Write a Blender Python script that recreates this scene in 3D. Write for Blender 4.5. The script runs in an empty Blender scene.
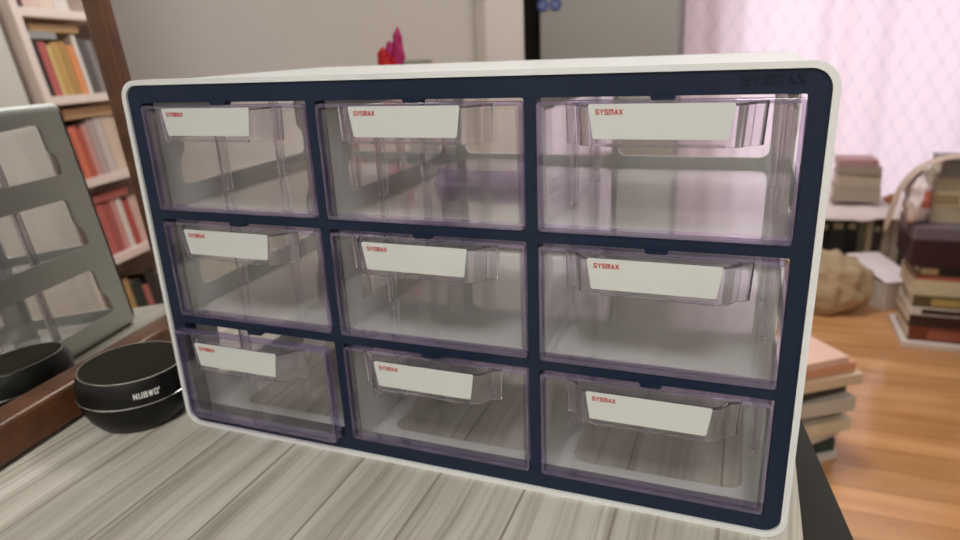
import bpy, bmesh, math, random
from mathutils import Vector, Matrix
from mathutils.geometry import tessellate_polygon
rnd = random.Random(7)
sc = bpy.context.scene
COL = sc.collection
PI = math.pi
WLX = -.200

# ------------------------------------------------------------------ materials
def srgb(r, g, b):
    f = lambda c: (c/255/12.92) if c/255 <= .04045 else ((c/255+.055)/1.055)**2.4
    return (f(r), f(g), f(b), 1)

def new_mat(name):
    m = bpy.data.materials.new(name); m.use_nodes = True
    nt = m.node_tree; nt.nodes.clear()
    out = nt.nodes.new('ShaderNodeOutputMaterial')
    return m, nt, out

def N(nt, kind, **kw):
    n = nt.nodes.new(kind)
    for k, v in kw.items():
        if k.startswith('in_'):
            k = k[3:]; n.inputs[int(k) if k.isdigit() else k.replace('_', ' ')].default_value = v
        else: setattr(n, k, v)
    return n

def noisy(name, col, rough=.5, spec=.4, var=.08, scale=40, metal=0, bump=0, coat=0):
    """plain material with a slight procedural mottling of its own colour"""
    m, nt, out = new_mat(name)
    p = N(nt, 'ShaderNodeBsdfPrincipled'); L = nt.links.new
    p.inputs['Roughness'].default_value = rough; p.inputs['Metallic'].default_value = metal
    p.inputs['Specular IOR Level'].default_value = spec; p.inputs['Coat Weight'].default_value = coat
    tc = N(nt, 'ShaderNodeTexCoord'); no = N(nt, 'ShaderNodeTexNoise'); no.inputs['Scale'].default_value = scale
    no.inputs['Detail'].default_value = 3
    L(tc.outputs['Object'], no.inputs['Vector'])
    mx = N(nt, 'ShaderNodeMix', data_type='RGBA')
    mx.inputs[6].default_value = tuple(c*(1-var) for c in col[:3])+(1,)
    mx.inputs[7].default_value = tuple(min(1, c*(1+var)) for c in col[:3])+(1,)
    L(no.outputs['Fac'], mx.inputs[0]); L(mx.outputs[2], p.inputs['Base Color'])
    if bump:
        b = N(nt, 'ShaderNodeBump'); b.inputs['Strength'].default_value = bump; b.inputs['Distance'].default_value = .002
        L(no.outputs['Fac'], b.inputs['Height']); L(b.outputs[0], p.inputs['Normal'])
    L(p.outputs[0], out.inputs[0])
    return m

def clear(name, tint, haze, hazecol, gloss=1.0, rough=.02, f0=.05):
    """thin sheet of clear moulded plastic: see-through, Fresnel gloss, slight haze"""
    m, nt, out = new_mat(name); L = nt.links.new
    tr = N(nt, 'ShaderNodeBsdfTransparent'); tr.inputs[0].default_value = tint
    df = N(nt, 'ShaderNodeBsdfDiffuse'); df.inputs[0].default_value = hazecol
    gl = N(nt, 'ShaderNodeBsdfGlossy'); gl.inputs['Roughness'].default_value = rough; gl.inputs[0].default_value = (1, 1, 1, 1)
    m1 = N(nt, 'ShaderNodeMixShader')
    tc = N(nt, 'ShaderNodeTexCoord'); no = N(nt, 'ShaderNodeTexNoise'); no.inputs['Scale'].default_value = 30
    L(tc.outputs['Object'], no.inputs['Vector'])
    hz = N(nt, 'ShaderNodeMath', operation='MULTIPLY'); hz.inputs[1].default_value = haze*2
    L(no.outputs['Fac'], hz.inputs[0]); L(hz.outputs[0], m1.inputs[0])
    L(tr.outputs[0], m1.inputs[1]); L(df.outputs[0], m1.inputs[2])
    lw = N(nt, 'ShaderNodeLayerWeight'); lw.inputs[0].default_value = .5
    pw = N(nt, 'ShaderNodeMath', operation='POWER'); pw.inputs[1].default_value = 5
    ma = N(nt, 'ShaderNodeMath', operation='MULTIPLY_ADD'); ma.inputs[1].default_value = (1-f0)*gloss; ma.inputs[2].default_value = f0*gloss
    L(lw.outputs['Facing'], pw.inputs[0]); L(pw.outputs[0], ma.inputs[0])
    m2 = N(nt, 'ShaderNodeMixShader')
    L(ma.outputs[0], m2.inputs[0]); L(m1.outputs[0], m2.inputs[1]); L(gl.outputs[0], m2.inputs[2])
    L(m2.outputs[0], out.inputs[0])
    return m

def ramp(nt, stops):
    r = N(nt, 'ShaderNodeValToRGB'); e = r.color_ramp.elements
    while len(e) < len(stops): e.new(.5)
    for el, (p, c) in zip(e, stops): el.position = p; el.color = c
    return r

def desk_mat():
    m, nt, out = new_mat('pale_wood_laminate'); L = nt.links.new
    p = N(nt, 'ShaderNodeBsdfPrincipled'); p.inputs['Roughness'].default_value = .42; p.inputs['Specular IOR Level'].default_value = .3
    tc = N(nt, 'ShaderNodeTexCoord'); sx = N(nt, 'ShaderNodeSeparateXYZ'); L(tc.outputs['Object'], sx.inputs[0])
    # gentle waviness of the grain across x
    wv = N(nt, 'ShaderNodeTexNoise'); wv.inputs['Scale'].default_value = 5
    L(tc.outputs['Object'], wv.inputs['Vector'])
    wx = N(nt, 'ShaderNodeMath', operation='MULTIPLY_ADD'); wx.inputs[1].default_value = .022
    L(wv.outputs['Fac'], wx.inputs[0]); L(sx.outputs['X'], wx.inputs[2])
    # plank index and seam
    ps = N(nt, 'ShaderNodeMath', operation='MULTIPLY_ADD'); ps.inputs[1].default_value = 1/.052; ps.inputs[2].default_value = .31+20
    L(sx.outputs['X'], ps.inputs[0])
    fl = N(nt, 'ShaderNodeMath', operation='FLOOR'); L(ps.outputs[0], fl.inputs[0])
    fr = N(nt, 'ShaderNodeMath', operation='FRACT'); L(ps.outputs[0], fr.inputs[0])
    wn = N(nt, 'ShaderNodeTexWhiteNoise', noise_dimensions='1D'); L(fl.outputs[0], wn.inputs['W'])
    # grain streaks
    cb = N(nt, 'ShaderNodeCombineXYZ')
    yo = N(nt, 'ShaderNodeMath', operation='MULTIPLY_ADD'); yo.inputs[1].default_value = 9
    L(wn.outputs['Value'], yo.inputs[0]); L(sx.outputs['Y'], yo.inputs[2])
    L(wx.outputs[0], cb.inputs[0]); L(yo.outputs[0], cb.inputs[1])
    mp = N(nt, 'ShaderNodeMapping'); mp.inputs['Scale'].default_value = (75, 2.2, 1); L(cb.outputs[0], mp.inputs['Vector'])
    n1 = N(nt, 'ShaderNodeTexNoise'); n1.inputs['Scale'].default_value = 1; n1.inputs['Detail'].default_value = 4; n1.inputs['Roughness'].default_value = .6
    L(mp.outputs[0], n1.inputs['Vector'])
    r1 = ramp(nt, [(.28, srgb(148, 143, 131)), (.42, srgb(188, 183, 171)), (.55, srgb(208, 204, 193)), (.8, srgb(216, 213, 204))])
    L(n1.outputs['Fac'], r1.inputs[0])
    mp2 = N(nt, 'ShaderNodeMapping'); mp2.inputs['Scale'].default_value = (310, 4, 1); L(cb.outputs[0], mp2.inputs['Vector'])
    n2 = N(nt, 'ShaderNodeTexNoise'); n2.inputs['Scale'].default_value = 1; n2.inputs['Detail'].default_value = 2
    L(mp2.outputs[0], n2.inputs['Vector'])
    r2 = ramp(nt, [(.33, (.52, .50, .46, 1)), (.47, (1, 1, 1, 1))]); L(n2.outputs['Fac'], r2.inputs[0])
    mu = N(nt, 'ShaderNodeMix', data_type='RGBA', blend_type='MULTIPLY'); mu.inputs[0].default_value = .42
    L(r1.outputs[0], mu.inputs[6]); L(r2.outputs[0], mu.inputs[7])
    # per plank tint
    rt = ramp(nt, [(0, (.88, .88, .87, 1)), (1, (1, 1, 1, 1))]); L(wn.outputs['Value'], rt.inputs[0])
    mt = N(nt, 'ShaderNodeMix', data_type='RGBA', blend_type='MULTIPLY'); mt.inputs[0].default_value = 1
    L(mu.outputs[2], mt.inputs[6]); L(rt.outputs[0], mt.inputs[7])
    lt = N(nt, 'ShaderNodeMath', operation='LESS_THAN'); lt.inputs[1].default_value = .03; L(fr.outputs[0], lt.inputs[0])
    ms = N(nt, 'ShaderNodeMix', data_type='RGBA'); ms.inputs[7].default_value = srgb(146, 139, 124)
    L(lt.outputs[0], ms.inputs[0]); L(mt.outputs[2], ms.inputs[6]); L(ms.outputs[2], p.inputs['Base Color'])
    L(p.outputs[0], out.inputs[0]); return m

def wood_mat(name, dark, light, scale, rough, plank=None, axis='X'):
    m, nt, out = new_mat(name); L = nt.links.new
    p = N(nt, 'ShaderNodeBsdfPrincipled'); p.inputs['Roughness'].default_value = rough
    tc = N(nt, 'ShaderNodeTexCoord'); mp = N(nt, 'ShaderNodeMapping'); mp.inputs['Scale'].default_value = scale
    L(tc.outputs['Object'], mp.inputs['Vector'])
    n1 = N(nt, 'ShaderNodeTexNoise'); n1.inputs['Scale'].default_value = 1; n1.inputs['Detail'].default_value = 5
    L(mp.outputs[0], n1.inputs['Vector'])
    r = ramp(nt, [(.3, dark), (.7, light)]); L(n1.outputs['Fac'], r.inputs[0])
    col = r.outputs[0]
    if plank:
        sx = N(nt, 'ShaderNodeSeparateXYZ'); L(tc.outputs['Object'], sx.inputs[0])
        ps = N(nt, 'ShaderNodeMath', operation='MULTIPLY_ADD'); ps.inputs[1].default_value = 1/plank; ps.inputs[2].default_value = 50
        L(sx.outputs['Y'], ps.inputs[0])
        fl = N(nt, 'ShaderNodeMath', operation='FLOOR'); L(ps.outputs[0], fl.inputs[0])
        fr = N(nt, 'ShaderNodeMath', operation='FRACT'); L(ps.outputs[0], fr.inputs[0])
        wn = N(nt, 'ShaderNodeTexWhiteNoise', noise_dimensions='1D'); L(fl.outputs[0], wn.inputs['W'])
        rt = ramp(nt, [(0, (.78, .76, .74, 1)), (1, (1, 1, 1, 1))]); L(wn.outputs['Value'], rt.inputs[0])
        mt = N(nt, 'ShaderNodeMix', data_type='RGBA', blend_type='MULTIPLY'); mt.inputs[0].default_value = 1
        L(col, mt.inputs[6]); L(rt.outputs[0], mt.inputs[7])
        lt = N(nt, 'ShaderNodeMath', operation='LESS_THAN'); lt.inputs[1].default_value = .035; L(fr.outputs[0], lt.inputs[0])
        ms = N(nt, 'ShaderNodeMix', data_type='RGBA'); ms.inputs[7].default_value = tuple(c*.55 for c in dark[:3])+(1,)
        L(lt.outputs[0], ms.inputs[0]); L(mt.outputs[2], ms.inputs[6]); col = ms.outputs[2]
    L(col, p.inputs['Base Color']); L(p.outputs[0], out.inputs[0]); return m

def curtain_mat():
    """thin white cloth with a woven ogee lattice; light from the window passes through it"""
    m, nt, out = new_mat('sheer_lattice_cloth'); L = nt.links.new
    tc = N(nt, 'ShaderNodeTexCoord'); sx = N(nt, 'ShaderNodeSeparateXYZ'); L(tc.outputs['UV'], sx.inputs[0])
    def M(op, a, b=None, c=None):
        n = N(nt, 'ShaderNodeMath', operation=op)
        for i, v in enumerate((a, b, c)):
            if v is None: continue
            if isinstance(v, (int, float)): n.inputs[i].default_value = v
            else: L(v, n.inputs[i])
        return n.outputs[0]
    a = M('MULTIPLY', sx.outputs['X'], 2*PI/.075); b = M('MULTIPLY', sx.outputs['Y'], 2*PI/.12)
    s = M('ADD', M('COSINE', a), M('MULTIPLY', M('COSINE', b), 1.0))
    ln = M('LESS_THAN', M('ABSOLUTE', s), .26)
    ct = N(nt, 'ShaderNodeMix', data_type='RGBA'); ct.inputs[6].default_value = (.91, .73, .79, 1); ct.inputs[7].default_value = (.82, .67, .74, 1)
    L(ln, ct.inputs[0])
    tl = N(nt, 'ShaderNodeBsdfTranslucent'); df = N(nt, 'ShaderNodeBsdfDiffuse')
    L(ct.outputs[2], tl.inputs[0]); L(ct.outputs[2], df.inputs[0])
    mx = N(nt, 'ShaderNodeMixShader'); mx.inputs[0].default_value = .4
    L(tl.outputs[0], mx.inputs[1]); L(df.outputs[0], mx.inputs[2]); L(mx.outputs[0], out.inputs[0]); return m

def mirror_mat():
    m, nt, out = new_mat('silvered_glass')
    g = N(nt, 'ShaderNodeBsdfGlossy'); g.inputs['Roughness'].default_value = 0; g.inputs[0].default_value = (.88, .91, .88, 1)
    nt.links.new(g.outputs[0], out.inputs[0]); return m

def emis(name, col, s):
    m, nt, out = new_mat(name); e = N(nt, 'ShaderNodeEmission'); e.inputs[0].default_value = col; e.inputs[1].default_value = s
    nt.links.new(e.outputs[0], out.inputs[0]); return m

M_WHITE = noisy('white_plastic', srgb(234, 237, 236), .38, .45, .02, 20)
_nt = M_WHITE.node_tree                             # the white plastic lets a little light through
_p = [n for n in _nt.nodes if n.type == 'BSDF_PRINCIPLED'][0]; _out = [n for n in _nt.nodes if n.type == 'OUTPUT_MATERIAL'][0]
_tl = N(_nt, 'ShaderNodeBsdfTranslucent'); _tl.inputs[0].default_value = srgb(238, 238, 238); _mx = N(_nt, 'ShaderNodeMixShader'); _mx.inputs[0].default_value = .12
_nt.links.new(_p.outputs[0], _mx.inputs[1]); _nt.links.new(_tl.outputs[0], _mx.inputs[2]); _nt.links.new(_mx.outputs[0], _out.inputs[0])
M_NAVY = noisy('navy_plastic', srgb(25, 37, 58), .42, .25, .05, 90)
M_NAVYD = noisy('raised_navy_plastic', srgb(15, 22, 38), .5, .3, .05, 90)
M_CLEAR = clear('clear_plastic', (.992, .988, .994, 1), .012, (.66, .64, .67, 1))
M_BODY = clear('clear_plastic_walls', (.993, .990, .995, 1), .010, (.72, .70, .73, 1), rough=.045)
M_RIM = clear('clear_plastic_violet_edge', (.85, .79, .91, 1), .11, (.44, .36, .62, 1), rough=.03, f0=.09)
M_HANDLE, _nt, _o = new_mat('clear_moulded_handle')
_g = N(_nt, 'ShaderNodeBsdfGlass'); _g.inputs['IOR'].default_value = 1.42; _g.inputs['Roughness'].default_value = .03; _g.inputs[0].default_value = (.97, .955, .98, 1)
_d = N(_nt, 'ShaderNodeBsdfDiffuse'); _d.inputs[0].default_value = (.74, .71, .76, 1)
_m = N(_nt, 'ShaderNodeMixShader'); _m.inputs[0].default_value = .07
_nt.links.new(_g.outputs[0], _m.inputs[1]); _nt.links.new(_d.outputs[0], _m.inputs[2]); _nt.links.new(_m.outputs[0], _o.inputs[0])
M_CARD = noisy('label_card', srgb(203, 207, 204), .6, .3, .015, 30)
M_RED = noisy('red_print', srgb(176, 38, 28), .6, .2, .03, 30)
M_DESK = desk_mat()
M_TRIM = noisy('dark_grey_edge_band', srgb(42, 40, 35), .6, .2, .06, 60)
M_FRAME = wood_mat('red_brown_wood', srgb(76, 46, 28), srgb(104, 65, 41), (60, 60, 6), .42)
M_MIRROR = mirror_mat()
M_BLACK = noisy('black_satin', srgb(12, 12, 11), .42, .3, .08, 120)
M_MESHTOP = noisy('black_grille', srgb(44, 43, 36), .95, .05, .25, 900, bump=.4)
M_SILVER = noisy('polished_silver_ring', srgb(225, 225, 225), .18, .5, .02, 40, metal=1)
M_PRINT = noisy('pale_grey_print', srgb(215, 215, 212), .5, .3, .02, 30)
M_WALL = noisy('grey_beige_paint', srgb(196, 193, 188), .8, .2, .02, 3)
M_TRIMW = noisy('white_gloss_paint', srgb(205, 202, 196), .5, .3, .02, 5)
M_CEIL = noisy('ceiling_paint', srgb(225, 224, 220), .9, .2, .02, 3)
M_FLOOR = wood_mat('orange_oak_planks', srgb(192, 138, 88), srgb(216, 166, 116), (3, 26, 1), .15, plank=.09)
M_STEEL = noisy('grey_brushed_steel', srgb(152, 151, 148), .45, .5, .04, 8, metal=.2)
M_DARK = noisy('gap_shade_foot_black', srgb(22, 20, 17), .8, .1, .05, 10)  # near-black: gap shade put in as colour, also the fridge feet
M_BLUE = noisy('blue_enamel', srgb(58, 72, 128), .4, .4, .05, 30)
M_BLUEL = noisy('pale_blue_enamel', srgb(140, 150, 185), .4, .4, .05, 30)
M_CURT = curtain_mat()
M_GLASS = clear('window_glass', (.97, .98, .98, 1), .0, (.5, .5, .5, 1))
M_SHELF = noisy('pinkish_white_paint', srgb(222, 205, 200), .55, .3, .02, 10)
M_PAGES = noisy('paper_pages', srgb(214, 204, 186), .8, .1, .08, 60)

# ------------------------------------------------------------------ mesh helpers
class MB:
    def __init__(s): s.v = []; s.f = []; s.m = []
    def add(s, vs, fs, mi=0, mat=None):
        b = len(s.v)
        s.v += [tuple(mat @ Vector(v)) if mat else tuple(v) for v in vs]
        s.f += [tuple(i+b for i in f) for f in fs]; s.m += [mi]*len(fs); return s
    def box(s, x0, x1, y0, y1, z0, z1, mi=0, mat=None):
        vs = [(x, y, z) for z in (z0, z1) for y in (y0, y1) for x in (x0, x1)]
        return s.add(vs, [(0, 2, 3, 1), (4, 5, 7, 6), (0, 1, 5, 4), (2, 6, 7, 3), (0, 4, 6, 2), (1, 3, 7, 5)], mi, mat)
    def plate(s, outer, holes, d0, d1, mp, mi=0):
        """flat plate with holes: 2-D loops (u, v) extruded from d0 to d1; mp maps (u, v, d) to xyz"""
        loops = [outer]+holes
        tris = tessellate_polygon([[Vector((u, v, 0)) for u, v in l] for l in loops])
        flat = [p for l in loops for p in l]; n = len(flat)
        vs = [mp(u, v, d0) for u, v in flat]+[mp(u, v, d1) for u, v in flat]
        fs = []
        for t in tris:
            fs.append(tuple(t)); fs.append(tuple(i+n for i in reversed(t)))
        k = 0
        for l in loops:
            L = len(l)
            for i in range(L):
                a, b = k+i, k+(i+1) % L
                fs.append((a, b, b+n, a+n))
            k += L
        return s.add(vs, fs, mi)
    def lathe(s, prof, seg=64, mi=0, c=(0, 0, 0)):
        vs = []; fs = []
        for r, z in prof:
            for i in range(seg):
                a = 2*PI*i/seg; vs.append((c[0]+r*math.cos(a), c[1]+r*math.sin(a), c[2]+z))
        for j in range(len(prof)-1):
            for i in range(seg):
                fs.append((j*seg+i, j*seg+(i+1) % seg, (j+1)*seg+(i+1) % seg, (j+1)*seg+i))
        fs.append(tuple(reversed(range(seg)))); fs.append(tuple(range((len(prof)-1)*seg, len(prof)*seg)))
        return s.add(vs, fs, mi)
    def tube(s, pts, r, seg=8, mi=0):
        pts = [Vector(p) for p in pts]; vs = []; fs = []
        rs = r if isinstance(r, (list, tuple)) else [r]*len(pts)
        for k, p in enumerate(pts):
            d = (pts[min(k+1, len(pts)-1)]-pts[max(k-1, 0)]).normalized()
            a = d.cross(Vector((0, 0, 1)) if abs(d.z) < .9 else Vector((1, 0, 0))).normalized(); b = d.cross(a)
            for i in range(seg):
                t = 2*PI*i/seg; vs.append(tuple(p+rs[k]*(a*math.cos(t)+b*math.sin(t))))
        for k in range(len(pts)-1):
            for i in range(seg):
                fs.append((k*seg+i, k*seg+(i+1) % seg, (k+1)*seg+(i+1) % seg, (k+1)*seg+i))
        fs.append(tuple(reversed(range(seg)))); fs.append(tuple(range((len(pts)-1)*seg, len(pts)*seg)))
        return s.add(vs, fs, mi)
    def build(s, name, mats, parent=None, smooth=None, bevel=0, fix=True):
        me = bpy.data.meshes.new(name); me.from_pydata(s.v, [], s.f)
        if not isinstance(mats, (list, tuple)): mats = [mats]
        for m in mats: me.materials.append(m)
        for p, i in zip(me.polygons, s.m): p.material_index = i
        if fix:
            bm = bmesh.new(); bm.from_mesh(me); bmesh.ops.recalc_face_normals(bm, faces=bm.faces); bm.to_mesh(me); bm.free()
        if smooth: me.shade_smooth(); me.set_sharp_from_angle(angle=math.radians(smooth))
        o = bpy.data.objects.new(name, me); COL.objects.link(o)
        if parent: o.parent = parent
        if bevel:
            b = o.modifiers.new('bevel', 'BEVEL'); b.width = bevel; b.segments = 2; b.limit_method = 'ANGLE'; b.angle_limit = math.radians(40)
        return o

def rrect(x0, x1, y0, y1, r, n=6):
    p = []
    for cx, cy, a in ((x1-r, y1-r, 0), (x0+r, y1-r, 90), (x0+r, y0+r, 180), (x1-r, y0+r, 270)):
        for i in range(n+1):
            t = math.radians(a+90*i/n); p.append((cx+r*math.cos(t), cy+r*math.sin(t)))
    return p

def rpoly(pts, r, n=4):
    """polygon with rounded corners"""
    out = []; k = len(pts)
    for i in range(k):
        p0, p, p1 = Vector(pts[i-1]), Vector(pts[i]), Vector(pts[(i+1) % k])
        rr = min(r, (p0-p).length*.45, (p1-p).length*.45)
        a = p+(p0-p).normalized()*rr; b = p+(p1-p).normalized()*rr
        for j in range(n+1):
            t = j/n; q = (1-t)**2*a+2*t*(1-t)*p+t*t*b; out.append((q.x, q.y))
    return out

def tag(o, label=None, cat=None, group=None, kind=None):
    if label: o['label'] = label
    if cat: o['category'] = cat
    if group: o['group'] = group
    if kind: o['kind'] = kind
    return o

def thing(name, label, cat, loc=(0, 0, 0), rz=0, group=None):
    o = bpy.data.objects.new(name, None); COL.objects.link(o); o.empty_display_size = .05
    o.location = loc; o.rotation_euler = (0, 0, rz)
    return tag(o, label, cat, group)

# stroke lettering, drawn as thin slabs
GLY = {
 'S': [[(1, 1), (0, 1), (0, .5), (1, .5), (1, 0), (0, 0)]],
 'Y': [[(0, 1), (.5, .48), (1, 1)], [(.5, .48), (.5, 0)]],
 'm': [[(0, 0), (0, 1), (1.2, 1), (1.2, 0)], [(.6, 1), (.6, 0)]],
 'A': [[(0, 0), (.5, 1), (1, 0)], [(.22, .32), (.78, .32)]],
 'X': [[(0, 0), (1, 1)], [(0, 1), (1, 0)]],
 'N': [[(0, 0), (0, 1), (1, 0), (1, 1)]],
 'U': [[(0, 1), (0, 0), (1, 0), (1, 1)]],
 'B': [[(0, 0), (0, 1), (.9, 1), (.9, .5), (0, .5)], [(.9, .5), (1, .5), (1, 0), (0, 0)]],
 'W': [[(0, 1), (.3, 0), (.6, .9), (.9, 0), (1.2, 1)]],
 'O': [[(0, 0), (0, 1), (1, 1), (1, 0), (0, 0)]],
 "'": [[(0, .8), (0, 1.15)]],
}
def lettering(mb, text, w, h, mp, d0, d1, t=.2, gap=.42, mi=0):
    adv = []; x = 0
    for c in text:
        gw = max(p[0] for l in GLY[c] for p in l); adv.append(x); x += gw+gap+t
    tot = x-gap
    su = w/tot; sv = h
    for c, ax in zip(text, adv):
        for l in GLY[c]:
            for (ax0, ay0), (bx0, by0) in zip(l, l[1:]):
                a = Vector(((ax+t/2+ax0)*su, (t/2+ay0*(1-t))*sv)); b = Vector(((ax+t/2+bx0)*su, (t/2+by0*(1-t))*sv))
                d = (b-a).normalized(); k = Vector((-d.y, d.x)); hw = t*h*.5
                a = a-d*hw*.98; b = b+d*hw*.98
                q = [a+k*hw, a-k*hw, b-k*hw, b+k*hw]
                vs = [mp(p.x, p.y, d0) for p in q]+[mp(p.x, p.y, d1) for p in q]
                d0 -= 3e-6; d1 += 3e-6
                mb.add(vs, [(0, 1, 2, 3), (7, 6, 5, 4), (0, 1, 5, 4), (1, 2, 6, 5), (2, 3, 7, 6), (3, 0, 4, 7)], mi)
    return mb

# ------------------------------------------------------------------ the drawer cabinet
W, H, D = .380, .2292, .192
ML, DW, GX, MT, DH, GZ = .0127, .1148, .0059, .0129, .0644, .0055
XO = [ML+c*(DW+GX) for c in range(3)]
ZO = [H-MT-r*(DH+GZ)-DH for r in range(3)]          # bottom of each opening, top row first
cab = thing('drawer_cabinet', 'white and navy nine-drawer organiser with clear drawers standing on the desk', 'drawer organiser')
XZ = lambda u, v, d: (u, d, v)
YZ = lambda u, v, d: (d, u, v)
XY = lambda u, v, d: (u, v, d)

s = MB()
# front flange
s.plate(rrect(0, W, 0, H, .011, 8), [rrect(.003, W-.003, .0028, H-.0028, .0085, 8)], -.0012, .0098, XZ)
# top and bottom shells with their rounded corners
bi, wt, R0 = .0030, .0024, .0095
def arc_strip(top):
    o = []; i = []
    for k in range(9):
        t = math.radians(180-90*k/8); o.append((bi+R0+R0*math.cos(t), R0*math.sin(t))); i.append((bi+R0+(R0-wt)*math.cos(t), (R0-wt)*math.sin(t)))
    zc = H-.0012-R0 if top else .0+R0
    sg = 1 if top else -1
    L_ = [(x, zc+sg*z) for x, z in o]; Li = [(x, zc+sg*z) for x, z in i]
    Rr = [(W-x, z) for x, z in reversed(L_)]; Ri = [(W-x, z) for x, z in reversed(Li)]
    return L_, Li, Rr, Ri
for top in (True, False):
    L_, Li, Rr, Ri = arc_strip(top)
    s.plate(L_+list(reversed(Li)), [], .0098, D, XZ); s.plate(Rr+list(reversed(Ri)), [], .0098, D, XZ)
xa, xb = bi+R0, W-bi-R0
s.plate([(xa, .0098), (xb, .0098), (xb, D), (xa, D)], [], H-.0012-wt, H-.0012, XY)
holes = [rrect(XO[c]+.0095, XO[c]+DW-.0095, .031, .160, .008) for c in range(3)]
s.plate([(xa, .0098), (xb, .0098), (xb, D), (xa, D)], holes, 0, wt, XY)
def wall_holes():
    r = []
    for z in ZO:
        r.append(rpoly([(.035, z+.057), (.035, z+.032), (.029, z+.026), (.029, z+.0095), (.167, z+.0095), (.167, z+.026), (.160, z+.032), (.160, z+.057)], .006))
    return r
zs0, zs1 = R0, H-.0012-R0
for x in (bi, W-bi-wt): s.plate([(.0098, zs0), (D, zs0), (D, zs1), (.0098, zs1)], wall_holes(), x, x+wt, YZ)
for c in (0, 1):
    x = XO[c]+DW+GX/2
    s.plate([(.0098, .003), (D-.003, .003), (D-.003, H-.004), (.0098, H-.004)], wall_holes(), x-.001, x+.001, YZ)
for r in (0, 1):
    z = ZO[r]-GZ/2
    for c in range(3):
        s.box(XO[c]-.0015, XO[c]+DW+.0015, .0098, D-.003, z-.0009, z+.0009)
# back frame
bh = [rrect(x+.006, x+DW-.006, z+.007, z+DH-.005, .006) for x in XO for z in ZO]
s.plate(rrect(bi, W-bi, .0, H-.0012, R0), bh, D-.0025, D, XZ)
s.build('shell', M_WHITE, cab, smooth=35)

f = MB()
f.plate(rrect(.0033, W-.0033, .0031, H-.0031, .0082, 8), [rrect(x, x+DW, z, z+DH, .0012, 3) for x in XO for z in ZO], 0, .0095, XZ)
for x in XO:
    for z in ZO:                                     # latch tabs hanging into each opening
        xc = x+DW/2
        f.plate([(xc-.0056, z+DH+.0005), (xc+.0056, z+DH+.0005), (xc+.0050, z+DH-.0014), (xc+.0042, z+DH-.0019), (xc-.0042, z+DH-.0019), (xc-.0050, z+DH-.0014)], [], -.0012, .004, XZ)
f.build('front_frame', M_NAVY, cab, bevel=.0003)
lg = MB()
lettering(lg, 'SYSmAX', .0243, .0037, lambda u, v, d: (.3429+u, d, .2205+v), -.0005, .0004, t=.17, gap=.42)
tag(lg.build('lettering', M_NAVYD, cab), 'dark raised lettering at the top right of the navy frame')

# --- one drawer with its sub-parts; origin at the opening's lower left front corner
def drawer_meshes():
    e = .0006; top = DH-.0016
    b = MB()                                        # body: front plate, walls, floor, ribs
    b.box(.0035, DW-.0035, -.0004, .0014, .0035, top-.003)
    t = .0012; x0, x1, y1, z0, zt = .0034, DW-.0034, .176, .0012, DH-.006
    b.box(x0, x1, .0014, y1, z0, z0+t)              # floor
    b.box(x0, x0+t, .0014, y1-t, z0+t, zt); b.box(x1-t, x1, .0014, y1-t, z0+t, zt)
    b.box(x0, x1, y1-t, y1, z0+t, zt-.004)          # rear wall
    gd = []                                         # divider guides on the inner side walls: a grooved strip each
    for yy in (.050, .1105):
        for sg, xw in ((1, x0+t), (-1, x1-t)):
            pr = [(0, 0), (.0028, 0), (.0028, .0022), (.0007, .0022), (.0007, .0056), (.0028, .0056), (.0028, .0078), (0, .0078)]
            q = MB(); q.plate([(xw+sg*u, yy+v) for u, v in pr], [], z0+t, zt-.002, XY); gd.append(q)
    # moulded rim of the front plate
    r = MB()
    r.plate(rrect(e, DW-e, e, top, .002, 4), [rrect(.0021, DW-.0021, .0030, top-.0019, .001, 3)], -.0014, .0048, XZ)
    # handle: hood with a front face, winged sides and a top plate, open below
    h = MB(); zt2, zb = top-.0006, DH-.0204
    base = [(.0145, -.0012), (.0158, -.0030), (.0195, -.0042), (.0218, -.0080), (.0238, -.0106), (.0262, -.0116)]
    prof = base+[(DW-x, y) for x, y in reversed(base)]
    def taper(p, k): return [(x+(.0009*k if x < DW/2 else -.0009*k), y*(1-.02*k)) for x, y in p]
    th = .0013
    def inner(p):
        o = []
        for x, y in p:
            o.append((x+(th if x < DW/2 else -th), min(y+th, -.0004)))
        return o
    n = len(prof); to, ti = prof, inner(prof); bo, bi_ = taper(prof, 1), inner(taper(prof, 1))
    vs = [(x, y, zt2) for x, y in to]+[(x, y, zb) for x, y in bo]+[(x, y, zt2-.0001) for x, y in ti]+[(x, y, zb) for x, y in bi_]
    fs = []
    for i in range(n-1):
        fs += [(i, i+1, n+i+1, n+i), (2*n+i, 3*n+i, 3*n+i+1, 2*n+i+1), (n+i, n+i+1, 3*n+i+1, 3*n+i), (i, 2*n+i, 2*n+i+1, i+1)]
    fs += [(0, n, 3*n, 2*n), (n-1, 3*n-1, 4*n-1, 2*n-1)]
    h.add(vs, fs)
    tp = inner(prof); h.plate(tp, [], zt2-.0013, zt2-.0002, XY)
    h.box(.0305, DW-.0305, -.0121, -.0112, zb, zb+.0012)   # lip under the card
    # label card and its print
    c = MB()
    zc1, zc0 = DH-.0021, DH-.0171
    c.plate(rpoly([(.0272, zc1), (.0294, zc0), (DW-.0294, zc0), (DW-.0272, zc1)], .0012), [], -.01235, -.01175, XZ)
    l = MB()
    lettering(l, 'SYSmAX', .0116, .0023, lambda u, v, d: (.0306+u, d, zc1-.0045+v), -.01252, -.01230, t=.165, gap=.42)
    return b, r, h, c, l, gd
b, r, h, c, l, gd = drawer_meshes()
d0 = b.build('drawer', M_BODY, cab, bevel=0)
subs = [r.build('front_rim', M_RIM, d0, bevel=.0005), h.build('handle', M_HANDLE, d0, smooth=40), c.build('label_card', M_CARD, d0), l.build('lettering', M_RED, d0), *[q.build('divider_guide', M_HANDLE, d0, bevel=.0003) for q in gd]]
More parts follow.
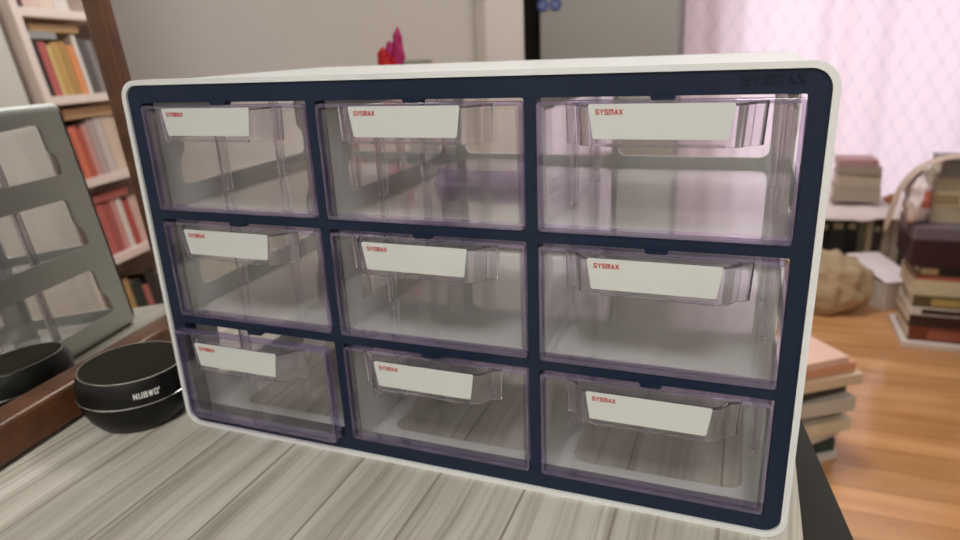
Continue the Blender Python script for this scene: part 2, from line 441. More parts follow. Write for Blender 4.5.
pull = {(0, 2): .0085, (0, 0): 0, (0, 1): 0}
for ri in range(3):
    for ci in range(3):
        if (ri, ci) == (0, 0): o = d0
        else:
            o = d0.copy(); COL.objects.link(o); o.parent = cab
            for k in subs:
                kk = k.copy(); COL.objects.link(kk); kk.parent = o
        o.location = (XO[ci], -pull.get((ci, ri), 0), ZO[ri])

# spare dividers lying in the middle drawer of the top row
for k in range(3):
    dv = MB(); dv.plate(rrect(-.040, .040, -.021, .021, .003), [], 0, .0030, XY)
    o = dv.build('drawer_divider', M_RIM); o.location = (.198+.001*k, .106+.0015*k, ZO[0]+.0026+.0036*k); o.rotation_euler = (0, 0, .06-.03*k)
    tag(o, ('lowest', 'middle', 'topmost')[k]+' of the clear divider plates lying in the centre top drawer', 'divider', 'spare divider plates in the centre top drawer')

# ------------------------------------------------------------------ desk
desk = thing('desk', 'desk with pale streaked wood laminate top and dark edge band', 'desk', (0, -.22, -.74))
def dloc(mb): return mb
t = MB(); t.box(WLX+.002, .3885, -.46, .47, .712, .740); t.build('tabletop', M_DESK, desk)
e = MB(); e.plate([(.3885, -.46), (.517, -.46), (.392, .362), (.3885, .365)], [], .706, .7392, XY)
e.plate([(.3885, -.46), (.3935, -.46), (.3915, .33), (.3885, .33)], [], .7392, .7399, XY)
tag(e.build('edge_band', M_TRIM, desk), 'dark grey edge band along the right side')
for x, y in ((-.17, -.43), (.355, -.43), (-.17, .42), (.355, .42)):
    g = MB(); g.box(x-.02, x+.02, y-.02, y+.02, 0, .712); g.build('leg', M_TRIM, desk)

# ------------------------------------------------------------------ leaning mirror
A_, T_ = math.radians(6.62), math.radians(4.555)
nv = Vector((math.cos(A_)*math.cos(T_), math.sin(A_)*math.cos(T_), math.sin(T_)))
tv = Vector((-math.sin(A_), math.cos(A_), 0)); uv = nv.cross(tv); 
if uv.z < 0: uv = -uv
O_ = nv*(-.0926)/1.0; O_ = O_ - uv*(O_.z/uv.z)
O_ = O_ - tv*(O_.dot(tv))
mm = Matrix((tv, uv, nv)).transposed().to_4x4()
mir = thing('mirror', 'tall wood-framed mirror standing on the desk and leaning against the left wall', 'mirror')
mir.matrix_world = Matrix.Translation(O_) @ mm      # local x along the mirror, y up it, z out of it
MT0, MT1, MH = -.52, .1165, .86
g = MB(); g.box(MT0-.008, MT1+.006, .012, MH, -.004, 0); g.build('glass', M_MIRROR, mir)
def rail(name, x0, x1, y0, y1, inner_axis):
    q = MB(); q.box(x0, x1, y0, y1, -.014, .0095 if name == 'stile' else .0135)
    return q.build(name, M_FRAME, mir, bevel=.0025)
rail('bottom_rail', MT0, MT1+.0115, .0022, .0275, 'y'); rail('top_rail', MT0, MT1+.0115, MH-.01, MH+.018, 'y')
rail('stile', MT1, MT1+.0115, .0275, MH-.01, 'x'); rail('stile', MT0-.018, MT0, .0022, MH+.018, 'x')
q = MB(); q.box(MT0-.006, MT1+.006, .01, MH+.004, -.012, -.0045); tag(q.build('backing', M_TRIM, mir), 'dark backing board')
# ------------------------------------------------------------------ speaker
sp = thing('speaker', 'round black portable speaker with silver rings beside the drawer organiser', 'speaker', (-.0415, -.001, 0))
q = MB(); q.lathe([(.0255, .0), (.0285, .0012), (.0335, .0085), (.0368, .0165), (.0378, .0232)], 72); q.build('base', M_BLACK, sp, smooth=50)
q = MB(); q.lathe([(.0378, .0232), (.0383, .0235), (.0383, .0241), (.0378, .0244)], 72); tag(q.build('ring', M_SILVER, sp, smooth=50), 'thin silver ring around the middle')
q = MB(); q.lathe([(.0378, .0244), (.0377, .0300), (.0366, .0362), (.0347, .0405)], 72); q.build('body', M_BLACK, sp, smooth=50)
q = MB(); q.lathe([(.0347, .0405), (.0348, .0409), (.0343, .0411), (.0337, .0409)], 72); tag(q.build('ring', M_SILVER, sp, smooth=50), 'silver ring around the top')
q = MB(); q.lathe([(.0337, .0407), (.0334, .0410), (.015, .0413), (.004, .0414)], 72); q.build('grille', M_MESHTOP, sp, smooth=50)
q = MB()
a0 = math.atan2(-.3076+.001, .3451+.0415)
rad = .0381
def wrap(u, v, d):
    z = .0292+v; a = a0-.10+u/rad
    rr = (.0378-(.0378-.0374)*max(0, z-.0244)/.0056 if z < .030 else .0374-(z-.030)*.18)+d
    return (rr*math.cos(a), rr*math.sin(a), z)
lettering(q, "NUBWO'", .0165, .0039, wrap, -.0004, .0004, t=.18, gap=.55)
tag(q.build('lettering', M_PRINT, sp), 'pale lettering on the front')

# ------------------------------------------------------------------ room shell
FZ, CZ = -.74, 1.72
def struct(mb, name, mat, **k): return tag(mb.build(name, mat, **k), kind='structure')
q = MB(); q.box(-1.0, 1.5, -2.3, 3.4, FZ-.05, FZ); struct(q, 'floor', M_FLOOR)
q = MB(); q.box(-1.0, 1.5, -2.3, 3.4, CZ, CZ+.05); struct(q, 'ceiling', M_CEIL)
q = MB(); q.box(-.32, WLX, -2.3, 1.40, FZ, CZ); q.box(-1.0, -.9, 1.30, 3.4, FZ, CZ); q.box(-.9, -.32, 1.30, 1.40, FZ, CZ); struct(q, 'wall_left', M_WALL)
q = MB(); q.box(-.32, 1.5, -2.4, -2.3, FZ, CZ); struct(q, 'wall_front', M_WALL)
q = MB(); q.box(1.02, 1.5, -2.3, 1.335, FZ, CZ); q.box(1.42, 1.5, 1.335, 3.4, FZ, CZ); struct(q, 'wall_right', M_WALL)
WX0, WX1, WZ0, WZ1 = .22, 1.36, -.60, 1.45
q = MB(); q.box(-.9, .13, 3.35, 3.45, FZ, CZ); q.box(.09, .14, 3.0, 3.4, FZ, CZ)
q.box(.13, WX0, 3.0, 3.1, FZ, CZ); q.box(WX1, 1.45, 3.0, 3.1, FZ, CZ)
q.box(WX0, WX1, 3.0, 3.1, FZ, WZ0); q.box(WX0, WX1, 3.0, 3.1, WZ1, CZ)
struct(q, 'wall_back', M_WALL)
q = MB(); q.box(WLX, WLX+.012, 1.10, 1.41, FZ, CZ); q.box(WLX+.012, WLX+.022, 1.10, 1.145, FZ, CZ); q.box(-.32, WLX+.012, 1.40, 1.41, FZ, CZ); struct(q, 'trim_1', M_TRIMW)
q = MB(); q.box(-.9, -.535, 2.80, 3.3, FZ, CZ); struct(q, 'gap_shade', M_DARK)  # black block in place of the shade in the gap beside the fridge
wf = MB()
wf.box(WX0, WX1, 3.02, 3.08, WZ0, WZ0+.05); wf.box(WX0, WX1, 3.02, 3.08, WZ1-.05, WZ1)
for x in (WX0, (WX0+WX1)/2-.025, WX1-.05): wf.box(x, x+.05, 3.02, 3.08, WZ0+.05, WZ1-.05)
win = struct(wf, 'window_1', M_TRIMW)
q = MB(); q.box(WX0+.04, WX1-.04, 3.047, 3.053, WZ0+.04, WZ1-.04); q.build('pane', M_GLASS, win)

# curtain
cur = thing('curtain', 'sheer pinkish white curtain with a lattice weave hanging over the window', 'curtain', (0, 2.86, FZ))
vs, fs, uvs = [], [], []
nx, nz = 260, 40; CX0, CX1, CB, CT = .075, 1.41, .03, 2.25
for j in range(nz+1):
    for i in range(nx+1):
        u = i/nx; v = j/nz; x = CX0+(CX1-CX0)*u; z = CB+(CT-CB)*v
        y = .016*math.sin(x*21+1.5*math.sin(x*9)+.4*math.sin(z*2)) + .004*math.sin(x*57+2*math.sin(z*1.3))
        vs.append((x, y, z)); uvs.append((x*1.12, z))
for j in range(nz):
    for i in range(nx):
        a = j*(nx+1)+i; fs.append((a, a+1, a+nx+2, a+nx+1))
me = bpy.data.meshes.new('cloth'); me.from_pydata(vs, [], fs); me.materials.append(M_CURT); me.shade_smooth()
ul = me.uv_layers.new(name='UVMap')
for lp in me.loops: ul.data[lp.index].uv = uvs[lp.vertex_index]
co = bpy.data.objects.new('cloth', me); COL.objects.link(co); co.parent = cur
q = MB(); q.tube([(CX0, 0, CT+.005), (CX1, 0, CT+.005)], .011, 12)
for x in (.3, 1.2): q.box(x-.01, x+.01, .0, .14, CT-.01, CT+.01)
q.build('rod', M_TRIMW, cur)

# fridge
fr = thing('refrigerator', 'grey metal refrigerator with two round blue emblems behind the drawer organiser', 'refrigerator', (-.20, 3.0, FZ))
q = MB(); q.box(-.325, .265, -.24, .30, .03, 1.80); q.build('body', M_STEEL, fr, bevel=.006)
q = MB(); q.box(-.325, .265, -.285, -.245, .75, 1.80); dr = q.build('door', M_STEEL, fr, bevel=.008)
q = MB(); q.box(-.325, .265, -.285, -.245, .05, .74); q.build('door', M_STEEL, fr, bevel=.008)
for x in (-.30, .25):
    q = MB(); q.box(x-.02, x+.02, -.2, .25, 0, .03); q.build('foot', M_DARK, fr)
for x in (-.309, -.252):
    q = MB()
    def disc(R, r, d0, d1, mi):
        c = [(x+R*math.cos(2*PI*k/28), 1.128+R*math.sin(2*PI*k/28)) for k in range(28)]
        hl = [[(x+r*math.cos(2*PI*k/28), 1.128+r*math.sin(2*PI*k/28)) for k in range(28)]] if r else []
        q.plate(c, hl, d0, d1, XZ, mi)
    disc(.025, .013, -.290, -.285, 0); disc(.013, 0, -.2885, -.285, 1); disc(.006, 0, -.291, -.2885, 0)
    o = q.build('emblem', [M_BLUE, M_BLUEL], dr, smooth=40)

# ------------------------------------------------------------------ books
BOOKM = {}
def cover(c):
    if c not in BOOKM: BOOKM[c] = noisy('book_cover', srgb(*c), .5, .35, .10, 25)
    return BOOKM[c]
def book(label, col, group, w, d, th, M, cat='book', name='book', spine=None):
    """lies flat: spine along local x at y=0, fore edge at y=d, thickness up z; M places it"""
    cv = .0022
    o = MB()
    o.box(0, w, 0, d, 0, cv); o.box(0, w, 0, d, th-cv, th); o.box(0, w, 0, cv*1.3, cv, th-cv)
    if spine:                                        # a printed band or title strip on the spine
        a, b_ = spine[1]; o.box(w*a, w*b_, -.0006, .0002, th*.18, th*.82, 1)
    k = o.build(name, [cover(col), cover(spine[0])] if spine else cover(col))
    pg = MB(); pg.box(.003, w-.003, cv*1.3, d-.003, cv, th-cv); pg.build('pages', M_PAGES, k)
    k.matrix_world = M
    return tag(k, label, cat, group)
def flat(x, y, z, rz=0, tilt=0, ty=0): return Matrix.Translation((x, y, z)) @ Matrix.Rotation(rz, 4, 'Z') @ Matrix.Rotation(tilt, 4, 'X') @ Matrix.Rotation(ty, 4, 'Y')

# tall stack on the floor at the right
G1 = 'books in the tall floor stack by the curtain'
z = FZ
q = MB(); q.box(0, .30, 0, .24, 0, .022); o = q.build('board', noisy('off_white_board', srgb(212, 202, 196), .5, .3, .04, 20), bevel=.003)
o.location = (.868, 2.0, z); o.rotation_euler = (0, 0, -.02); tag(o, 'off-white board on the floor under the tall stack of books', 'board'); z += .022
def lay(lst, z, grp):
    for lab, col, w, d, th, x, y, rz, sp_ in lst:
        book(lab, col, grp, w, d, th, flat(x, y, z, rz), spine=sp_); z += th+.0005
    return z
z = lay([
 ('red-brown book at the bottom of the tall floor stack, just above the board', (112, 58, 42), .26, .20, .046, .888, 2.015, 0, ((150, 90, 70), (.2, .7))),
 ('dark brown book second from the bottom of the tall floor stack', (62, 44, 38), .26, .20, .040, .885, 2.020, .02, None),
 ('white-spined book with black print in the lower tall floor stack', (208, 202, 194), .25, .20, .026, .884, 2.016, 0, ((48, 42, 42), (.12, .8))),
 ('olive brown book with yellowish print in the middle of the tall floor stack', (92, 78, 50), .25, .20, .036, .886, 2.02, -.02, ((170, 150, 90), (.2, .6))),
 ('thick cream book in the middle of the tall floor stack', (204, 192, 160), .25, .20, .050, .884, 2.025, .03, None),
 ('thin dusty red book on the thick cream book in the floor stack', (166, 92, 76), .24, .19, .013, .887, 2.03, 0, None),
 ('black book with tan end under the maroon case in the floor stack', (46, 40, 36), .24, .19, .030, .890, 2.03, .02, ((176, 160, 120), (.02, .22))),
], z, G1)
cs = thing('storage_case', 'large dark maroon case lying on the tall floor stack', 'case', (.862, 2.02, z), .01)
q = MB(); q.box(0, .30, 0, .22, 0, .085); q.build('base', noisy('dark_maroon_leatherette', srgb(58, 32, 38), .5, .3, .1, 60), cs, bevel=.004)
q = MB(); q.box(-.002, .302, -.002, .222, .086, .128); tag(q.build('lid', noisy('grey_violet_cloth', srgb(112, 100, 108), .7, .2, .1, 60), cs, bevel=.004), 'grey violet lid'); z += .130
zt_ = z
z = lay([
 ('beige book resting on the maroon case lid, lowest of the upper books', (176, 164, 140), .22, .15, .050, .905, 2.07, .03, None),
 ('tan book second up above the maroon case', (186, 172, 140), .22, .15, .046, .906, 2.07, -.02, ((150, 130, 100), (.0, .3))),
 ('khaki book third up above the maroon case', (160, 150, 126), .22, .15, .046, .904, 2.075, .03, None),
 ('grey book on top of the tall floor stack by the curtain', (112, 108, 104), .22, .15, .050, .915, 2.07, .0, None),
], z, G1)

# crumpled white bag tucked beside the upper books, and a beige strap of cloth hanging over it
def blob(name, mats, c, rx, ry, rz, seed, amp, parent=None, sub=4):
    bm = bmesh.new(); bmesh.ops.create_icosphere(bm, subdivisions=sub, radius=1)
    from mathutils import noise
    for v in bm.verts:
        n = v.co.normalized()
        k = 1+amp*noise.noise(n*2.2+Vector((seed, 0, 0)))+amp*.5*noise.noise(n*5+Vector((0, seed, 0)))
        v.co = Vector((n.x*rx*k, n.y*ry*k, max(-rz*.86, n.z*rz*k)))
    me = bpy.data.meshes.new(name); bm.to_mesh(me); bm.free(); me.shade_smooth()
    for m in mats: me.materials.append(m)
    o = bpy.data.objects.new(name, me); COL.objects.link(o); o.location = c
    if parent: o.parent = parent
    return o
M_BAGW = noisy('white_crumpled_plastic', srgb(226, 214, 214), .45, .4, .06, 18)
bg = blob('plastic_bag', [M_BAGW, noisy('salmon_print', srgb(206, 120, 104), .5, .3, .1, 20)], (.862, 2.075, zt_+.072), .036, .05, .080, 3.3, .35)
for p_ in bg.data.polygons:
    c_ = p_.center
    if c_.y < -.01 and c_.x > .006 and -.02 < c_.z < .035: p_.material_index = 1
tag(bg, 'crumpled white plastic bag with salmon patch beside the upper floor-stack books', 'bag')
cl = MB(); pth = [(.985, 2.09, zt_+.204), (.93, 2.08, zt_+.202), (.880, 2.075, zt_+.186), (.835, 2.07, zt_+.150), (.808, 2.065, zt_+.092), (.798, 2.07, zt_+.022), (.79, 2.075, zt_-.04)]
n = len(pth); vs = []
for i, p in enumerate(pth):
    a = Vector(pth[max(i-1, 0)]); b = Vector(pth[min(i+1, n-1)]); d = (b-a).normalized(); k = Vector((d.z, 0, -d.x)); k = k if k.x > 0 or k.z < 0 else -k
    for yy, kk in ((-.032, .0), (-.02, .013), (.026, .013), (.032, .0), (.026, -.002), (-.02, -.002)):
        vs.append(tuple(Vector(p)+Vector((0, yy, 0))+(-k if k.z < 0 else k)*kk*(.6+.1*math.sin(i*2))))
fs = []
for i in range(n-1):
    for j in range(6): fs.append((i*6+j, i*6+(j+1) % 6, (i+1)*6+(j+1) % 6, (i+1)*6+j))
fs += [tuple(range(6)), tuple(reversed(range((n-1)*6, n*6)))]
cl.add(vs, fs)
o = cl.build('scarf', noisy('beige_cloth', srgb(192, 172, 160), .9, .1, .1, 30), smooth=60); sm = o.modifiers.new('soft', 'SUBSURF'); sm.levels = 2; sm.render_levels = 2
tag(o, 'beige scarf hanging down the left side of the tall floor stack', 'scarf')

# row of upright books on the floor by the curtain
G2 = 'upright books on the floor below the paper'
x = .555
ups = [('black', (30, 28, 27), .045), ('very dark brown', (44, 38, 34), .048), ('black', (26, 25, 25), .040), ('deep green black', (38, 42, 38), .052), ('black', (24, 23, 24), .042), ('olive grey', (92, 86, 66), .026), ('beige', (156, 146, 120), .020), ('dark brown', (58, 46, 38), .030), ('grey beige', (150, 136, 120), .030), ('light grey', (168, 158, 148), .028), ('dark grey', (70, 64, 60), .022)]
where = ['leftmost of the upright floor books, next to the drawer organiser edge', 'second upright floor book from the left', 'third upright floor book from the left', 'fourth upright floor book from the left', 'fifth upright floor book from the left, last of the black ones', 'sixth upright floor book from the left', 'thin upright floor book seventh from the left', 'eighth upright floor book from the left', 'ninth upright floor book from the left', 'upright floor book second from the right end', 'rightmost of the upright floor books beside the tall stack']
for (nm, c, th), wh in zip(ups, where):
    hgt = .30+rnd.uniform(-.015, .01)
    Mx = Matrix.Translation((x, 2.56+rnd.uniform(-.006, .008), FZ)) @ Matrix(((0, 0, 1, 0), (0, 1, 0, 0), (-1, 0, 0, hgt), (0, 0, 0, 1)))
    book(nm+' '+wh, c, G2, hgt, .20, th, Mx, spine=((150, 140, 110), (.12, .2)) if rnd.random() < .4 else None); x += th+.002
ROWX = x
# crumpled paper over the row
vs, fs = [], []; nx, ny = 30, 14
from mathutils import noise
for j in range(ny+1):
    for i in range(nx+1):
        u, v = i/nx, j/ny; px = .62+.34*u; py = 2.50+.25*v
        pz = -.421+.012*noise.noise(Vector((u*5, v*3, 2)))+.018*u*u - (max(0, 2.56-py)*.55)
        vs.append((px, py, pz))
for j in range(ny):
    for i in range(nx):
        a = j*(nx+1)+i; fs.append((a, a+1, a+nx+2, a+nx+1))
q = MB(); q.add(vs, fs); o = q.build('paper_sheet', noisy('off_white_paper', srgb(222, 208, 206), .8, .1, .05, 12), smooth=60)
so = o.modifiers.new('thick', 'SOLIDIFY'); so.thickness = .004; so.offset = 1
tag(o, 'crumpled off-white paper sheet lying over the row of upright books', 'paper')
# stack on the paper
G3 = 'books stacked on the paper below the curtain'
z = -.398
z = lay([
 ('thick grey beige book at the bottom of the stack on the paper', (164, 154, 140), .16, .13, .056, .690, 2.575, 0, None),
 ('beige book second up in the stack on the paper', (176, 164, 146), .15, .13, .052, .697, 2.575, .03, None),
 ('grey brown book third up in the stack on the paper', (150, 138, 128), .15, .13, .024, .694, 2.572, -.02, None),
 ('dusty pink book on top of the stack on the paper', (170, 132, 130), .135, .125, .026, .696, 2.58, .04, None),
], z, G3)
o = blob('pouch', [noisy('orange_brown_leather', srgb(150, 92, 56), .6, .3, .1, 30)], (.885, 2.57, -.382), .022, .02, .018, 1.1, .25, sub=3)
tag(o, 'small orange brown pouch lying on the paper sheet', 'pouch')

# white carton and beige cloth bag on the floor
bx = thing('carton', 'white cardboard carton with raised lid on the floor left of the tall stack', 'carton', (.865, 2.43, FZ), .62)
q = MB(); q.box(-.07, .07, -.10, .10, 0, .105); q.build('body', noisy('grey_white_card', srgb(196, 186, 178), .8, .2, .04, 12), bx, bevel=.003)
q = MB(); q.box(-.075, .075, -.105, .105, -.004, 0); o = q.build('lid', noisy('white_card', srgb(236, 226, 230), .7, .2, .03, 12), bx); o.location = (0, 0, .133); o.rotation_euler = (math.radians(14), math.radians(4), 0)
tag(o, 'brighter white lid tilted towards the room')
bagm = noisy('beige_canvas', srgb(178, 158, 130), .9, .1, .15, 14, bump=.5)
o = blob('cloth_bag', [bagm], (.640, 2.27, FZ+.105), .165, .075, .122, 5.2, .12, sub=5); 
for v in o.data.vertices:                            # soft gathered folds running up to the slumped top
    th_ = math.atan2(v.co.y*2, v.co.x); hh = (v.co.z+.105)/.23
    k = 1+(.09*math.sin(9*th_+4*hh)+.05*math.sin(17*th_-6*hh))*(.35+.65*hh)+.16*(1-hh)**2
    v.co.x *= k; v.co.y *= k; v.co.z += .010*math.sin(14*v.co.x/.15+3)*max(0, hh-.3)
tag(o, 'slumped beige cloth bag on the floor in front of the upright books', 'bag')

# messy stack beside the desk
G4 = 'books in the messy stack on the floor beside the desk'
z = FZ
near = [
 ('white magazine at the bottom of the messy stack beside the desk', (214, 210, 202), .23, .16, .016, .70, 0),
 ('dark teal book near the bottom of the messy stack beside the desk', (38, 58, 58), .20, .15, .032, .62, 0),
 ('white paperback third from the bottom of the messy stack beside the desk', (200, 196, 188), .21, .14, .026, .80, .05),
 ('cream book fourth from the bottom of the messy stack beside the desk', (204, 194, 170), .23, .15, .030, .60, .03),
 ('grey book in the middle of the messy stack beside the desk', (150, 150, 150), .21, .15, .028, .74, 0),
 ('pale grey book above the middle of the messy stack beside the desk', (186, 182, 172), .22, .15, .034, .56, -.03),
 ('dark brown book fourth from the top of the messy stack beside the desk', (62, 52, 46), .19, .14, .026, .70, 0),
 ('cream paperback third from the top of the messy stack beside the desk', (206, 186, 158), .22, .16, .024, .62, .02),
 ('peach book second from the top of the messy stack beside the desk', (206, 150, 118), .23, .17, .024, .60, 0),
 ('pinkish white book with a red patch on top of the messy stack', (220, 182, 164), .21, .16, .016, .66, 0),
]
for lab, c, w, d, th, rz, ty in near:
    th *= 1.03
    cx_, cy_ = .494+rnd.uniform(-.02, .02), 1.285+rnd.uniform(-.016, .016)
    Mx = Matrix.Translation((cx_, cy_, z)) @ Matrix.Rotation(rz, 4, 'Z') @ Matrix.Translation((-w/2, -d/2, 0))
    o = book(lab, c, G4, w, d, th, Mx, spine=((200, 70, 60), (.1, .4)) if 'red patch' in lab else None); z += th+.0006

# ------------------------------------------------------------------ bookcase that shows in the mirror
bc = thing('bookcase', 'white bookcase full of books reflected in the mirror', 'bookcase', (.99, 1.36, FZ))
BX, BY, BH = .26, .40, 2.0
q = MB(); q.box(0, BX, 0, .028, 0, BH); q.build('side_panel', M_SHELF, bc)
q = MB(); q.box(0, BX, BY-.028, BY, 0, BH); q.build('side_panel', M_SHELF, bc)
q = MB(); q.box(BX-.012, BX, .028, BY-.028, 0, BH); q.build('back_panel', M_SHELF, bc)
SH = [.0, .335, .577, .820, 1.066, 1.312, 1.56, 1.80]
for zz in SH:
    q = MB(); q.box(.002, BX-.012, .028, BY-.028, zz, zz+.024); q.build('shelf', M_SHELF, bc)
def shelf_books(zz, cols, grp, tag_, x0=1.02, y0=1.392, lean=0):
    y = y0
    for i, (nm, c, th, hg) in enumerate(cols):
        Mx = Matrix.Translation((x0, y, FZ+zz+.0245)) @ Matrix(((0, 1, 0, 0), (0, 0, 1, 0), (1, 0, 0, 0), (0, 0, 0, 1)))
        book('%s book, %s from the nearer end of the %s bookcase shelf in the mirror' % (nm, ('first', 'second', 'third', 'fourth', 'fifth', 'sixth', 'seventh', 'eighth', 'ninth', 'tenth')[i], tag_), c, grp, hg, .15, th, Mx); y += th+.002
    return y
shelf_books(1.312, [('dark red', (70, 34, 32), .05, .17), ('pinkish', (206, 180, 172), .06, .15), ('cream', (214, 196, 180), .06, .16), ('white', (214, 205, 200), .06, .16)], 'books on the top bookcase shelf in the mirror', 'top')
shelf_books(1.066, [('dark grey', (66, 62, 58), .026, .165), ('black', (36, 34, 32), .022, .160), ('raspberry', (176, 92, 92), .030, .158), ('cream', (206, 180, 120), .016, .150), ('mustard', (186, 148, 92), .034, .158), ('tan', (172, 134, 84), .026, .160), ('orange', (214, 138, 88), .030, .150), ('white', (214, 206, 200), .018, .180), ('slate', (88, 84, 86), .034, .170), ('grey', (130, 122, 122), .03, .165)], 'books on the second bookcase shelf in the mirror', 'second')
Mf = lambda x, y, z: Matrix.Translation((x, y, z)) @ Matrix(((0, 1, 0, 0), (1, 0, 0, 0), (0, 0, 1, 0), (0, 0, 0, 1)))
book('tan book lying across the top of the books on the second mirrored shelf', (206, 172, 128), 'books lying on others in the mirror', .20, .14, .022, Mf(1.015, 1.43, FZ+1.066+.2115))
book('grey book lying across the dark books on the second mirrored shelf', (150, 150, 150), 'books lying on others in the mirror', .13, .14, .020, Mf(1.015, 1.395, FZ+1.066+.1905))
shelf_books(.820, [('maroon', (130, 56, 52), .022, .150), ('brick red', (160, 84, 74), .026, .158), ('vermilion', (198, 108, 84), .030, .158), ('rust', (176, 84, 66), .020, .15), ('rose', (190, 140, 134), .026, .160), ('mauve grey', (170, 152, 152), .030, .170), ('pale grey', (190, 176, 172), .036, .176), ('beige', (202, 180, 164), .050, .178), ('tan', (196, 170, 150), .04, .170)], 'books on the third bookcase shelf in the mirror', 'third')
book('wide tan book lying on the books of the third mirrored shelf', (196, 160, 122), 'books lying on others in the mirror', .24, .14, .030, Mf(1.015, 1.44, FZ+.820+.2035))
shelf_books(.577, [('crimson', (164, 88, 84), .026, .150), ('pink', (206, 150, 146), .020, .160), ('scarlet', (182, 96, 90), .030, .160), ('red', (166, 88, 86), .030, .158), ('dusty pink', (200, 140, 136), .024, .165), ('white', (214, 204, 200), .026, .162), ('brick', (172, 76, 66), .030, .150), ('pale pink', (206, 170, 164), .04, .155)], 'books on the fourth bookcase shelf in the mirror', 'fourth')
book('red book lying on the books of the fourth mirrored shelf', (180, 98, 94), 'books lying on others in the mirror', .20, .14, .022, Mf(1.015, 1.40, FZ+.577+.1905))
shelf_books(.335, [('black', (34, 30, 30), .04, .13), ('ochre', (176, 146, 98), .03, .16), ('dark green', (44, 52, 46), .05, .14), ('dusty rose', (170, 106, 100), .03, .11), ('charcoal', (50, 46, 46), .05, .15), ('brown', (92, 66, 50), .05, .13)], 'books on the fifth bookcase shelf in the mirror', 'fifth')

# ------------------------------------------------------------------ flower on a side table behind
st = thing('wall_shelf', 'small white shelf on the left wall behind the drawer organiser', 'shelf', (WLX, .45, .064))
q = MB(); q.box(.0005, .21, -.09, .09, 0, .014); q.build('board', M_TRIMW, st, bevel=.002)
for y in (-.06, .06):
    q = MB(); q.plate([(.0005, 0), (.15, 0), (.012, -.09), (.0005, -.09)], [], y-.006, y+.006, lambda u, v, d: (u, d, v)); q.build('bracket', M_TRIMW, st)
fl = thing('flower_pot', 'red and magenta flowers in a pot on the small wall shelf', 'flowers', (-.058, .45, .078)); fl.scale = (.47,)*3
q = MB(); q.lathe([(.028, 0), (.030, .002), (.038, .06), (.036, .062), (.033, .055)], 32); q.build('pot', noisy('terracotta', srgb(150, 60, 44), .6, .3, .06, 30), fl, smooth=40)
q = MB()
for k in range(7):
    a = k*.9; q.tube([(0, 0, .05), (.010*math.cos(a), .008*math.sin(a), .15), (.022*math.cos(a), .016*math.sin(a), .24+.008*k)], .002, 6)
q.build('stems', noisy('green_stem', srgb(70, 110, 60), .6, .3, .1, 30), fl)
M_MAG = noisy('magenta_petal', srgb(164, 36, 96), .6, .3, .15, 30); M_REDP = noisy('red_petal', srgb(176, 26, 34), .6, .3, .2, 30)
for cx_, cz_, rx, rz_, m in ((.015, .350, .013, .040, M_MAG), (.022, .315, .013, .042, M_MAG), (-.008, .335, .012, .030, M_MAG), (-.029, .318, .013, .030, M_REDP), (-.016, .300, .018, .040, M_REDP), (.006, .292, .018, .036, M_REDP), (.020, .262, .014, .036, M_REDP), (-.022, .250, .020, .034, M_REDP), (.004, .225, .022, .036, M_REDP), (-.02, .19, .018, .03, M_REDP), (.02, .2, .018, .03, M_REDP)):
    o = blob('petal', [m], (cx_, rnd.uniform(-.015, .015), cz_), rx, rx, rz_, rnd.random()*9, .3, parent=fl, sub=3)
q = MB(); q.box(-.013, .013, -.014, .014, 0, .149); o = q.build('carton', noisy('grey_card', srgb(150, 148, 138), .7, .2, .04, 20), bevel=.002)
o.location = (-.026, .455, .078); tag(o, 'tall narrow grey carton beside the red flowers', 'carton')

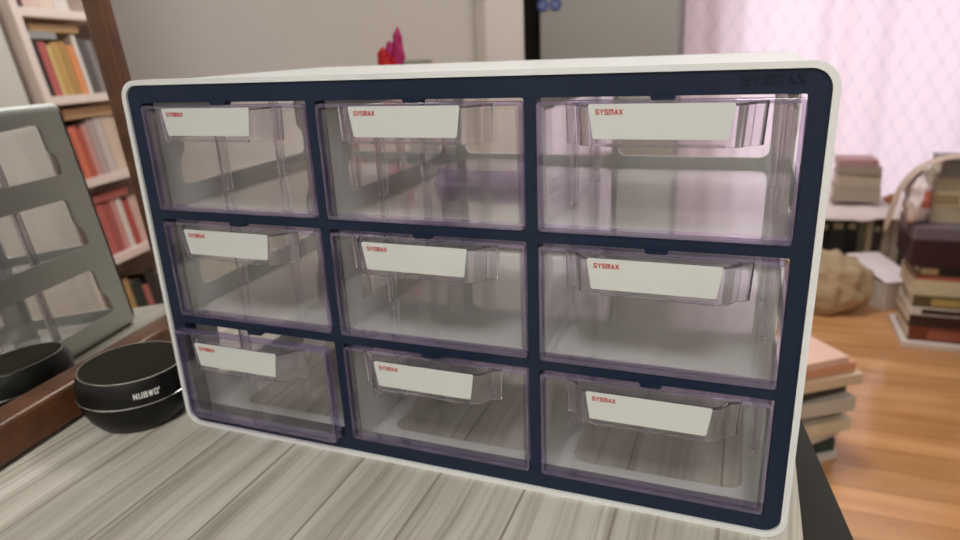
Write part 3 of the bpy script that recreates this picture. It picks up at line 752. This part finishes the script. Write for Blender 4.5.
# ------------------------------------------------------------------ lights
def ceiling_lamp(label, x, y, power):
    lamp = thing('ceiling_lamp', label, 'ceiling lamp', (x, y, CZ), 0)
    q = MB(); q.box(-.33, .33, -.33, .33, -.035, 0); q.build('housing', M_TRIMW, lamp, bevel=.004)
    q = MB(); q.box(-.30, .30, -.30, .30, -.042, -.0355); q.build('diffuser', M_LAMP, lamp)
    ld = bpy.data.lights.new('ceiling_lamp_light', 'AREA'); ld.size = .6; ld.energy = power; ld.color = (1, .975, .94)
    lo = bpy.data.objects.new('ceiling_lamp_light', ld); COL.objects.link(lo); lo.location = (x, y, CZ-.045)
M_LAMP = emis('lamp_diffuser', (1, .97, .92, 1), 4)
ceiling_lamp('square white ceiling lamp in the middle of the room', .145, 1.5, 22)
ceiling_lamp('square white ceiling lamp at the near end of the room', .60, -1.45, 29)
wd = bpy.data.lights.new('window_daylight', 'AREA'); wd.shape = 'RECTANGLE'; wd.size = WX1-WX0+.3; wd.size_y = WZ1-WZ0+.2; wd.energy = 13.5; wd.color = (1, .97, .98)
wo = bpy.data.objects.new('window_daylight', wd); COL.objects.link(wo); wo.location = ((WX0+WX1)/2, 3.30, (WZ0+WZ1)/2); wo.rotation_euler = (math.radians(-90), 0, 0)
w = bpy.data.worlds.new('World'); sc.world = w; w.use_nodes = True
bgn = w.node_tree.nodes['Background']; bgn.inputs[0].default_value = (.75, .85, 1, 1); bgn.inputs[1].default_value = 1.0

# ------------------------------------------------------------------ camera
cam = bpy.data.cameras.new('camera'); co = bpy.data.objects.new('camera', cam); COL.objects.link(co); sc.camera = co
cam.sensor_width = 36; cam.lens = 671.6/960*36; cam.clip_start = .02
R = ((.93347713, .35613605, -.04227958), (.07631851, -.31244963, -.94686362), (-.3504225, .88064882, -.31884436))
co.matrix_world = Matrix(((R[0][0], -R[1][0], -R[2][0], .34510659), (R[0][1], -R[1][1], -R[2][1], -.3075944), (R[0][2], -R[1][2], -R[2][2], .24091918), (0, 0, 0, 1)))
cam.dof.use_dof = True; cam.dof.focus_distance = .315; cam.dof.aperture_fstop = 10.0

sc.view_settings.view_transform = 'Standard'; sc.view_settings.look = 'None'; sc.view_settings.gamma = 1; sc.view_settings.exposure = .16
sc.view_settings.use_curve_mapping = False
cy = sc.cycles
cy.max_bounces = 12; cy.diffuse_bounces = 4; cy.glossy_bounces = 6; cy.transmission_bounces = 10; cy.transparent_max_bounces = 48
cy.use_denoising = True; cy.sample_clamp_indirect = 6; cy.caustics_reflective = False; cy.caustics_refractive = False
